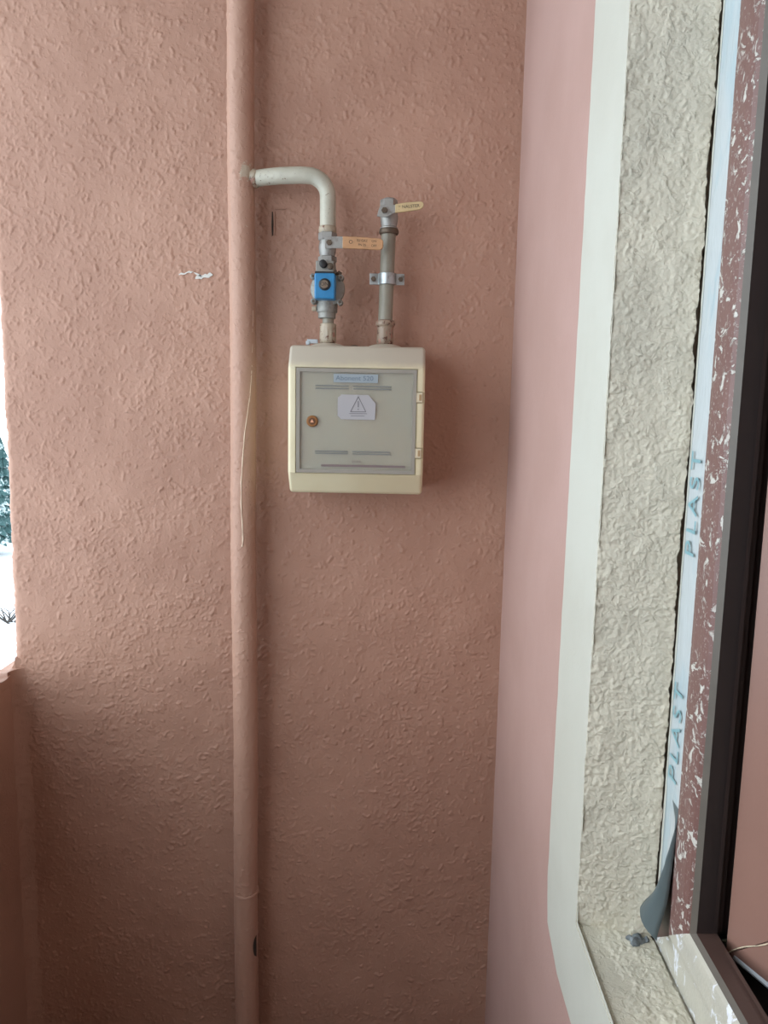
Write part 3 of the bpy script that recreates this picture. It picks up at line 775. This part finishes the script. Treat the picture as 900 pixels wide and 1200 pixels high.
bm = bmesh.new(); tube(bm, [(PXc+0.014, PY-0.012, 1.712), (PXc+0.0205, PY-0.014, 1.717), (PXc+0.0245, PY-0.014, 1.7145)], 0.0028, 10); rel(obj('side_lug', bm, m_bolt, sv, smooth=True), sv)

# inlet pipe stubs into the box
il = thing('inlet_connector', 'paint-smeared threaded connector under the blue solenoid valve', 'pipe fitting', (PXc, PY, 1.598))
bm = bmesh.new(); tube(bm, [(PXc+0.002, PY, 1.598), (PXc+0.002, PY, 1.6445)], 0.0098, 24); rel(obj('nipple', bm, m_greypipe, il, smooth=True), il)
bm = bmesh.new()
n = 36; R_ = []
for t, r_ in ((1.6015, 0.0126), (1.6045, 0.0142), (1.610, 0.0136), (1.618, 0.0134), (1.626, 0.0134), (1.630, 0.0142), (1.6335, 0.0138), (1.6345, 0.0105)):
    R_.append([bm.verts.new((PXc+0.002+math.cos(2*PI*q/n)*(r_+(0.0007 if q % 3 == 0 and 1.605 < t < 1.628 else 0)), PY+math.sin(2*PI*q/n)*(r_+(0.0007 if q % 3 == 0 and 1.605 < t < 1.628 else 0)), t)) for q in range(n)])
for i in range(len(R_)-1):
    for q in range(n): bm.faces.new((R_[i][q], R_[i][(q+1) % n], R_[i+1][(q+1) % n], R_[i+1][q]))
bm.faces.new(R_[0][::-1]); bm.faces.new(R_[-1])
rel(obj('union_nut', bm, m_collar, il, smooth=True), il)

# outlet pipe, clamp, valve and lever on the right
P2 = Vector((-0.0190, 1.345, 1.598)); P2t = Vector((-0.0150, 1.345, 1.803))
op = thing('outlet_pipe', 'short grey-green upright pipe rising from the box between clamp ears', 'pipe', tuple(P2))
bm = bmesh.new(); tube(bm, [P2+(P2t-P2)*(i/14) for i in range(14)]+[P2t-Vector((0, 0, 0.010))], 0.0122, 28, jit=0.012); rel(obj('pipe_body', bm, m_greypipe, op, smooth=True), op)
bm = bmesh.new()
R_ = []
for t, r_ in ((1.6015, 0.0130), (1.6050, 0.0146), (1.6120, 0.0142), (1.622, 0.0140), (1.630, 0.0140), (1.633, 0.0168), (1.637, 0.0172), (1.6405, 0.0158), (1.642, 0.0122)):
    R_.append([bm.verts.new((P2.x+0.0010+math.cos(2*PI*q/n)*(r_+0.0012*nz(q, t*30, 0, 0.7)), P2.y+math.sin(2*PI*q/n)*(r_+0.0012*nz(q, t*30, 2, 0.7)), t)) for q in range(n)])
for i in range(len(R_)-1):
    for q in range(n): bm.faces.new((R_[i][q], R_[i][(q+1) % n], R_[i+1][(q+1) % n], R_[i+1][q]))
bm.faces.new(R_[0][::-1]); bm.faces.new(R_[-1])
rel(obj('union_nut', bm, m_collar2, op, smooth=True), op)
cl = thing('pipe_clamp', 'galvanised two-ear clamp round the grey upright pipe', 'pipe clamp', (-0.0160, 1.345, 1.709))
bm = bmesh.new(); CX, CY, CZ = -0.0160, 1.345, 1.7095
n = 22; ring = []
for q in range(n+1):
    a = PI+PI*q/n; ring.append((math.cos(a), math.sin(a)))
pl = [(-0.0300, CY+0.0005), (-0.0148, CY+0.0005)]
inner_r, outer_r = 0.0126, 0.0150
poly = [(CX-0.0300, CY-0.0012), (CX-outer_r-0.0005, CY-0.0012)]+[(CX+outer_r*c_, CY+outer_r*s_-0.0012) for c_, s_ in ring]+[(CX+0.0290, CY-0.0012), (CX+0.0290, CY+0.0014), (CX+inner_r, CY+0.0014)]+[(CX+inner_r*c_, CY+inner_r*s_) for c_, s_ in reversed(ring)]+[(CX-0.0300, CY+0.0014)]
prism(bm, poly, 2, CZ-0.0092, CZ+0.0092)
rel(obj('clamp_front', bm, m_bracket, cl, bevel=0.0008), cl)
bm = bmesh.new()
poly = [(CX-0.0290, CY+0.0044), (CX-0.0290, CY+0.0018), (CX-inner_r-0.0002, CY+0.0018)]+[(CX+(inner_r+0.0002)*c_, CY-(inner_r)*s_+0.002) for c_, s_ in ring]+[(CX+0.0280, CY+0.0018), (CX+0.0280, CY+0.0044), (CX+outer_r, CY+0.0044)]+[(CX+outer_r*c_, CY-outer_r*s_+0.002) for c_, s_ in reversed(ring)]
prism(bm, poly, 2, CZ-0.0085, CZ+0.0085)
rel(obj('clamp_back', bm, m_bracket, cl), cl)
for sx_ in (-0.0235, 0.0225):
    bm = bmesh.new(); hexa(bm, (CX+sx_, CY-0.0052, CZ), 'Y', 0.0042, 0, 0.004); tube(bm, [(CX+sx_, CY-0.003, CZ), (CX+sx_, CY+0.010, CZ)], 0.0020, 10)
    rel(obj('clamp_bolt', bm, m_bolt, cl), cl)
bm = bmesh.new(); tube(bm, [(CX, CY+0.0165, CZ), (CX, YB+0.01, CZ)], 0.0035, 12); rel(obj('wall_stud', bm, m_bolt, cl, smooth=True), cl)

b2 = thing('ball_valve', 'nickel ball valve with short pale yellow sleeved lever capping the grey pipe', 'valve', (P2t.x, P2t.y, 1.783))
BX = P2t.x+0.0002
bm = bmesh.new()
lathe(bm, [(0.0, 0.0128), (0.002, 0.0148), (0.009, 0.0150), (0.011, 0.0128), (0.018, 0.0142), (0.026, 0.0150), (0.034, 0.0140), (0.040, 0.0118), (0.0545, 0.0116), (0.056, 0.0100)], (BX, PY, 1.784))
rel(obj('valve_body', bm, m_nickel, b2, smooth=True), b2)
bm = bmesh.new(); hexa(bm, (BX-0.001, PY, 1.784), 'Z', 0.0146, 0.042, 0.0545); rel(obj('hex_end', bm, m_nickel, b2), b2)
bm = bmesh.new(); lathe(bm, [(0, 0.0152), (0.002, 0.0165), (0.006, 0.0163), (0.009, 0.0150)], (BX, PY, 1.7825)); rel(obj('rusty_collar', bm, m_bolt, b2, smooth=True), b2)
bm = bmesh.new(); lathe(bm, [(0, 0.0062), (0.012, 0.0062), (0.022, 0.0055)], (BX-0.0075, PY-0.030, 1.8135), 'Y'); rel(obj('valve_stem', bm, m_nickel, b2, smooth=True), b2)
bm = bmesh.new(); hexa(bm, (BX-0.0075, PY-0.0370, 1.8135), 'Y', 0.0050, 0, 0.006); rel(obj('lever_nut', bm, m_bolt, b2), b2)
bm = bmesh.new()
strap(bm, [(-0.0345, 1.8040), (-0.0325, 1.8130), (-0.0290, 1.8220), (-0.0180, 1.8225), (-0.0060, 1.8222), (0.004, 1.8235), (0.004, 1.8120), (-0.0060, 1.8100), (-0.0170, 1.8040), (-0.0260, 1.8030)], PY-0.0335, PY-0.0310)
rel(obj('lever', bm, m_nickel, b2, bevel=0.0006), b2)
bm = bmesh.new()
strap(bm, [(-0.0050, 1.8100), (-0.0050, 1.8230), (0.012, 1.8262), (0.0360, 1.8282), (0.0400, 1.8270), (0.0415, 1.8240), (0.0405, 1.8195), (0.0370, 1.8165), (0.0330, 1.8152), (0.012, 1.8120)], PY-0.0350, PY-0.0295)
sl = rel(obj('lever_sleeve', bm, m_leverY, b2, bevel=0.0010), b2); sl['label'] = 'pale yellow plastic sleeve'
for s, x, z, sz in (('O', 0.0015, 1.8195, 0.0040), ('I', 0.0015, 1.8148, 0.0040), ('NALSTER', 0.0205, 1.8200, 0.0070)):
    lettering('lettering', s, sz, m_ink, b2, off(face_y(x, PY-0.0352, z, 0.09), b2))

# ================================================================== METER BOX
X0, X1, Z0, Z1 = -0.1735, 0.0495, 1.3495, 1.5935
YF, YK = 1.262, 1.3985
mb = thing('gas_meter_box', 'yellowed cream plastic gas meter box with frosted door on the stucco wall', 'meter box', ((X0+X1)/2, YK, Z0))
bm = bmesh.new()
prism(bm, [(YK, Z0), (YK, Z1), (YF+0.024, Z1), (YF+0.006, Z1-0.0275), (YF, Z1-0.036), (YF, Z0+0.036), (YF+0.006, Z0+0.0275), (YF+0.024, Z0)], 0, X0, X1)
body = obj('box_shell', bm, m_boxy)
bv_ = body.modifiers.new('b', 'BEVEL'); bv_.width = 0.006; bv_.segments = 4; bv_.limit_method = 'ANGLE'; bv_.angle_limit = math.radians(50)
dg = bpy.context.evaluated_depsgraph_get(); me = bpy.data.meshes.new_from_object(body.evaluated_get(dg)); body.modifiers.clear(); body.data = me
DX0, DX1, DZ0, DZ1 = -0.1610, 0.0372, 1.3845, 1.5570
bm = bmesh.new(); bx(bm, DX0, DX1, YF-0.02, YF+0.0045, DZ0, DZ1); bx(bm, DX0+0.006, DX1-0.006, YF-0.01, YK-0.006, DZ0+0.006, DZ1-0.006)
bool_cut(body, obj('cutter', bm, m_boxy))
for hz in (1.5115, 1.4210):
    bm = bmesh.new(); bx(bm, DX1-0.001, X1+0.004, YF-0.01, YF+0.0045, hz-0.0095, hz+0.0095)
    bool_cut(body, obj('cutter', bm, m_boxy))
body.data.materials.clear(); body.data.materials.append(m_boxy)
for p in body.data.polygons: p.use_smooth = True
e = body.modifiers.new('split', 'EDGE_SPLIT'); e.split_angle = math.radians(28)
body.parent = mb; rel(body, mb)
# bosses on the top where the pipes go in
for cx in (PXc+0.002, P2.x+0.001):
    bm = bmesh.new()
    lathe(bm, [(0, 0.034), (0.0025, 0.032), (0.0060, 0.024), (0.0078, 0.0175), (0.0082, 0.0140)], (cx, 1.345, Z1-0.0005), n=36)
    rel(obj('pipe_boss', bm, m_boxy, mb, smooth=True), mb)
# vent plug between the pipes, and small bluish cable tie at left
bm = bmesh.new(); lathe(bm, [(0, 0.008), (0.003, 0.0085), (0.005, 0.006), (0.006, 0.003)], (-0.070, 1.345, Z1-0.0005)); rel(obj('blanking_plug', bm, m_bolt, mb, smooth=True), mb)
bm = bmesh.new(); bx(bm, -0.151, -0.1325, 1.335, 1.3385, Z1+0.0065, Z1+0.0135); bx(bm, -0.1525, -0.146, 1.333, 1.3405, Z1+0.004, Z1+0.0105)
sea = obj('security_seal', bm, plain('translucent_blue_white', srgb(188, 198, 206), 0.3), bevel=0.001); tag(sea, 'small bluish white seal tab beside the left connector', 'seal')
# interior of the box: back plate, meter, stickers
bm = bmesh.new(); bx(bm, DX0+0.007, DX1-0.007, YK-0.0065, YK-0.0045, DZ0+0.007, DZ1-0.007); rel(obj('back_plate', bm, m_innergrey, mb), mb)
mt = thing('gas_meter', 'pale grey gas meter seen behind the frosted door', 'meter', (-0.065, 1.33, 1.393))
bm = bmesh.new(); bx(bm, -0.150, 0.0085, 1.284, 1.385, 1.393, 1.548); rel(obj('meter_casing', bm, m_metergrey, mt, bevel=0.010), mt)
bm = bmesh.new(); bx(bm, -0.104, 0.0090, 1.270, 1.290, 1.462, 1.524); rel(obj('index_housing', bm, m_sticker, mt, bevel=0.004), mt)
bm = bmesh.new(); bx(bm, -0.098, -0.012, 1.2692, 1.2702, 1.476, 1.512); rel(obj('sticker', bm, m_sticker, mt), mt)
# frosted door
dr = bpy.data.objects.new('door', None)
bm = bmesh.new()
bx(bm, DX0+0.0015, DX1-0.0015, YF+0.0005, YF+0.0025, DZ0+0.0015, DZ1-0.0015)
door = rel(obj('door', bm, m_frost, mb, bevel=0.0008), mb); door['label'] = 'frosted translucent door'
def ring_rect(bm, x0, x1, z0, z1, t, y0, y1):
    bx(bm, x0, x0+t, y0, y1, z0, z1); bx(bm, x1-t, x1, y0, y1, z0, z1)
    bx(bm, x0+t, x1-t, y0, y1, z0, z0+t); bx(bm, x0+t, x1-t, y0, y1, z1-t, z1)
bm = bmesh.new(); ring_rect(bm, DX0+0.0015, DX1-0.0015, DZ0+0.0015, DZ1-0.0015, 0.0058, YF-0.0015, YF+0.0006)
r1 = obj('door_rim', bm, m_frostrim); r1.parent = door; rel(r1, mb)
def dchild(name, bm, mat, **kw):
    o = obj(name, bm, mat, **kw); o.parent = door; rel(o, mb); return o
# moulded slots in the door
for z in (1.5278, 1.5235, 1.4215, 1.4180):
    for x0, x1 in ((-0.1285, -0.0745), (-0.0670, -0.0050)):
        bm = bmesh.new(); bx(bm, x0, x1, YF-0.0001, YF+0.0004, z-0.0009, z+0.0009); dchild('vent_slot', bm, m_slot)
bm = bmesh.new(); bx(bm, -0.0990, -0.0270, YF-0.0003, YF+0.0004, 1.5335, 1.5470); dchild('name_label', bm, m_labelblue)
def dtext(s, x, z, sz, mat, sx=1.0):
    o = lettering('lettering', s, sz, mat, door, off(face_y(x, YF-0.0004, z), mb), sx=sx)
dtext('Abonent 520', -0.0650, 1.5402, 0.0105, m_inkblue, 1.1)
# warning sticker with triangle (on the inside face, so it reads through the haze)
bm = bmesh.new()
prism(bm, [(-0.0860, 1.4740), (-0.0920, 1.4800), (-0.0920, 1.5090), (-0.0860, 1.5140), (-0.0420, 1.5140), (-0.0300, 1.5000), (-0.0310, 1.4740)], 1, YF-0.0002, YF+0.0003)
m_stk = NT('hazy_sticker'); m_stk.col(srgb(172, 171, 174)); m_stk = m_stk.set(0.5)
dchild('warning_sticker', bm, m_stk)
m_tri = plain('grey_print', srgb(112, 110, 114), 0.6)
def bar(bm, p, q, w_, y):
    d = Vector((q[0]-p[0], q[1]-p[1])); d.normalize(); nn = Vector((-d.y, d.x))*w_/2
    pts = [(p[0]+nn.x, p[1]+nn.y), (p[0]-nn.x, p[1]-nn.y), (q[0]-nn.x, q[1]-nn.y), (q[0]+nn.x, q[1]+nn.y)]
    prism(bm, pts, 1, y, y+0.0002)
bm = bmesh.new(); T = [(-0.0710, 1.4865), (-0.0460, 1.4868), (-0.0585, 1.5110)]
for i in range(3): bar(bm, T[i], T[(i+1) % 3], 0.0012, YF-0.0005)
bar(bm, (-0.0585, 1.5040), (-0.0585, 1.4940), 0.0016, YF-0.0005); bar(bm, (-0.0585, 1.4915), (-0.0585, 1.4898), 0.0016, YF-0.0005)
bar(bm, (-0.0730, 1.4835), (-0.0440, 1.4838), 0.0009, YF-0.0005); bar(bm, (-0.0700, 1.4800), (-0.0480, 1.4802), 0.0008, YF-0.0005)
dchild('warning_triangle', bm, m_tri)
dtext('STAR', -0.0600, 1.4048, 0.0055, m_labelred, 1.3)
bm = bmesh.new(); bx(bm, -0.118, 0.020, YF-0.0002, YF+0.0003, 1.3965, 1.4000); dchild('print_line', bm, m_labelred)
# lock
bm = bmesh.new(); lathe(bm, [(0, 0.0080), (0.0012, 0.0092), (0.003, 0.0095)], (-0.1335, YF-0.0022, 1.4700), 'Y', 32); dchild('lock', bm, m_lock, smooth=True)
bm = bmesh.new(); lathe(bm, [(0, 0.0052), (0.0006, 0.0058)], (-0.1335, YF-0.0027, 1.4700), 'Y', 24); dchild('lock_socket', bm, plain('dark_lock_well', srgb(96, 60, 34), 0.5), smooth=True)
bm = bmesh.new(); prism(bm, [(-0.1365, 1.4680), (-0.1305, 1.4680), (-0.1335, 1.4735)], 1, YF-0.0032, YF-0.0026); dchild('lock_key', bm, m_lockc)
# hinges
for hz in (1.5115, 1.4210):
    bm = bmesh.new(); bx(bm, DX1-0.004, X1-0.0035, YF-0.0010, YF+0.004, hz-0.0080, hz+0.0080)
    h_ = rel(obj('hinge', bm, m_hinge, mb, bevel=0.0012), mb)
    bm = bmesh.new(); bx(bm, X1-0.0095, X1-0.0055, YF-0.0016, YF, hz-0.0050, hz+0.0050)
    q = obj('hinge_pin', bm, plain('tan_pin', srgb(168, 140, 104), 0.5), bevel=0.0006); q.parent = h_; rel(q, mb)

# ------------------------------------------------------------------ marks on the end wall
def wall_patch(name, blobs, mat, label, th=0.0010):
    bm = bmesh.new()
    for poly in blobs: prism(bm, poly, 1, YB-0.0012-th, YB+0.0005)
    o = obj(name, bm, mat, wall); o['label'] = label; return o
def ragged(pts, w_):
    top = []; bot = []
    for i, (x, z) in enumerate(pts):
        ww = w_*(0.5+0.9*random.random())*(1 if 0 < i < len(pts)-1 else 0.2)
        top.append((x+0.001*random.uniform(-1, 1), z+ww)); bot.append((x, z-ww))
    return top+bot[::-1]
blobs = [ragged([(-0.3850+0.0035*i, 1.7195+0.0009*i+0.0012*math.sin(i*1.7)) for i in range(8)], 0.0016),
         ragged([(-0.3590+0.0038*i, 1.7240-0.0020*i) for i in range(5)], 0.0014),
         ragged([(-0.3560+0.0034*i, 1.7145+0.0007*i-0.0010*math.cos(i*2)) for i in range(10)], 0.0030)]
wall_patch('paint_chip', blobs, m_chip, 'small white chip where the paint has flaked off')
wall_patch('crack', [[(-0.2205, 1.8290), (-0.2190, 1.8290), (-0.2182, 1.8080), (-0.2192, 1.7900), (-0.2205, 1.7880), (-0.2212, 1.8080)]], m_crack, 'short vertical slit in the stucco, its shade painted dark', 0.0004)  # no real recess: a thin dark strip paints the shade in the slit
wall_patch('patch_edge', [[(-0.2165, 1.8300), (-0.2150, 1.8300), (-0.2150, 1.7900), (-0.2165, 1.7900)], [(-0.2150, 1.8345), (-0.1960, 1.8350), (-0.1960, 1.8335), (-0.2150, 1.8330)]], m_stucco, 'raised edge of a filled patch', 0.0014)
# sealant lump under the branch pipe joint
# ================================================================== OUTSIDE
GZ = -10.5
bm = bmesh.new()
grid(bm, 60, 60, lambda u, v: (-220+240*u, -90+260*v, GZ+0.25*nz(u*240, v*260, 0, 0.06)))
g_ = struct(obj('ground', bm, m_snow, smooth=True), 'snow-covered ground far below the balcony')
def fir(x, y, h, label):
    t = thing('fir_tree', label, 'tree', (x, y, GZ), 'trees beyond the parapet')
    bm = bmesh.new(); tube(bm, [(0, 0, -0.3), (0, 0, h*0.5), (0, 0, h*0.95)], [h*0.03, h*0.02, h*0.005], 10); obj('trunk', bm, m_bark, t, smooth=True)
    bm = bmesh.new(); tiers = 9
    for q in range(tiers):
        zz = h*(0.12+0.86*q/tiers); rr = h*0.26*(1-q/tiers)**0.8+0.1; n = 26
        top = bm.verts.new((0, 0, zz+h*0.17)); base = bm.verts.new((0, 0, zz+h*0.03)); R_ = []
        for a in range(n):
            k_ = rr*(1.0 if a % 2 else 0.68)*(1+0.35*noise.noise(Vector((x+a, y, q*1.3))))
            R_.append(bm.verts.new((k_*math.cos(2*PI*a/n+q), k_*math.sin(2*PI*a/n+q), zz-0.06*rr+0.10*rr*(a % 2 == 0))))
        for a in range(n): bm.faces.new((R_[a], R_[(a+1) % n], top)); bm.faces.new((R_[(a+1) % n], R_[a], base))
    obj('foliage', bm, m_fir, t)
    return t
k_ = 0
spots = [(-30.5, 58, 7.6), (-35.6, 60.5, 6.6), (-38.9, 54.5, 8.0), (-29.8, 66, 7.4), (-42, 64, 7.2), (-45.5, 57, 7.8), (-35, 68, 8.4), (-49, 61, 7.0)]
words = ['snow-dusted fir tree nearest the stucco wall edge', 'snow-dusted fir tree beyond the parapet, second from the wall edge', 'tall snowy fir tree further left beyond the parapet', 'fir tree standing behind the nearest snowy fir', 'snowy fir tree hidden left of the frame', 'tall fir tree at the left of the row', 'tallest fir tree in the back row', 'leftmost fir tree of the row']
for (x, y, h), wd in zip(spots, words): fir(x, y, h, wd)
bs = thing('bare_shrub', 'small dark bare shrub poking out of the snow below the firs', 'shrub', (-19.6, 39.5, GZ))
bm = bmesh.new()
for i in range(26):
    a = random.random()*6.28; l = 0.6+random.random()*0.7
    p = Vector((random.uniform(-1.0, 1.0), 0.3*math.sin(a), 0)); q = p+Vector((0.5*math.cos(a), 0.5*math.sin(a), l*0.6)); r_ = q+Vector((0.4*math.cos(a+1), 0.4*math.sin(a+1), l*0.3))
    tube(bm, [p, q, r_], [0.05, 0.03, 0.01], 5)
obj('twigs', bm, m_twig, bs)
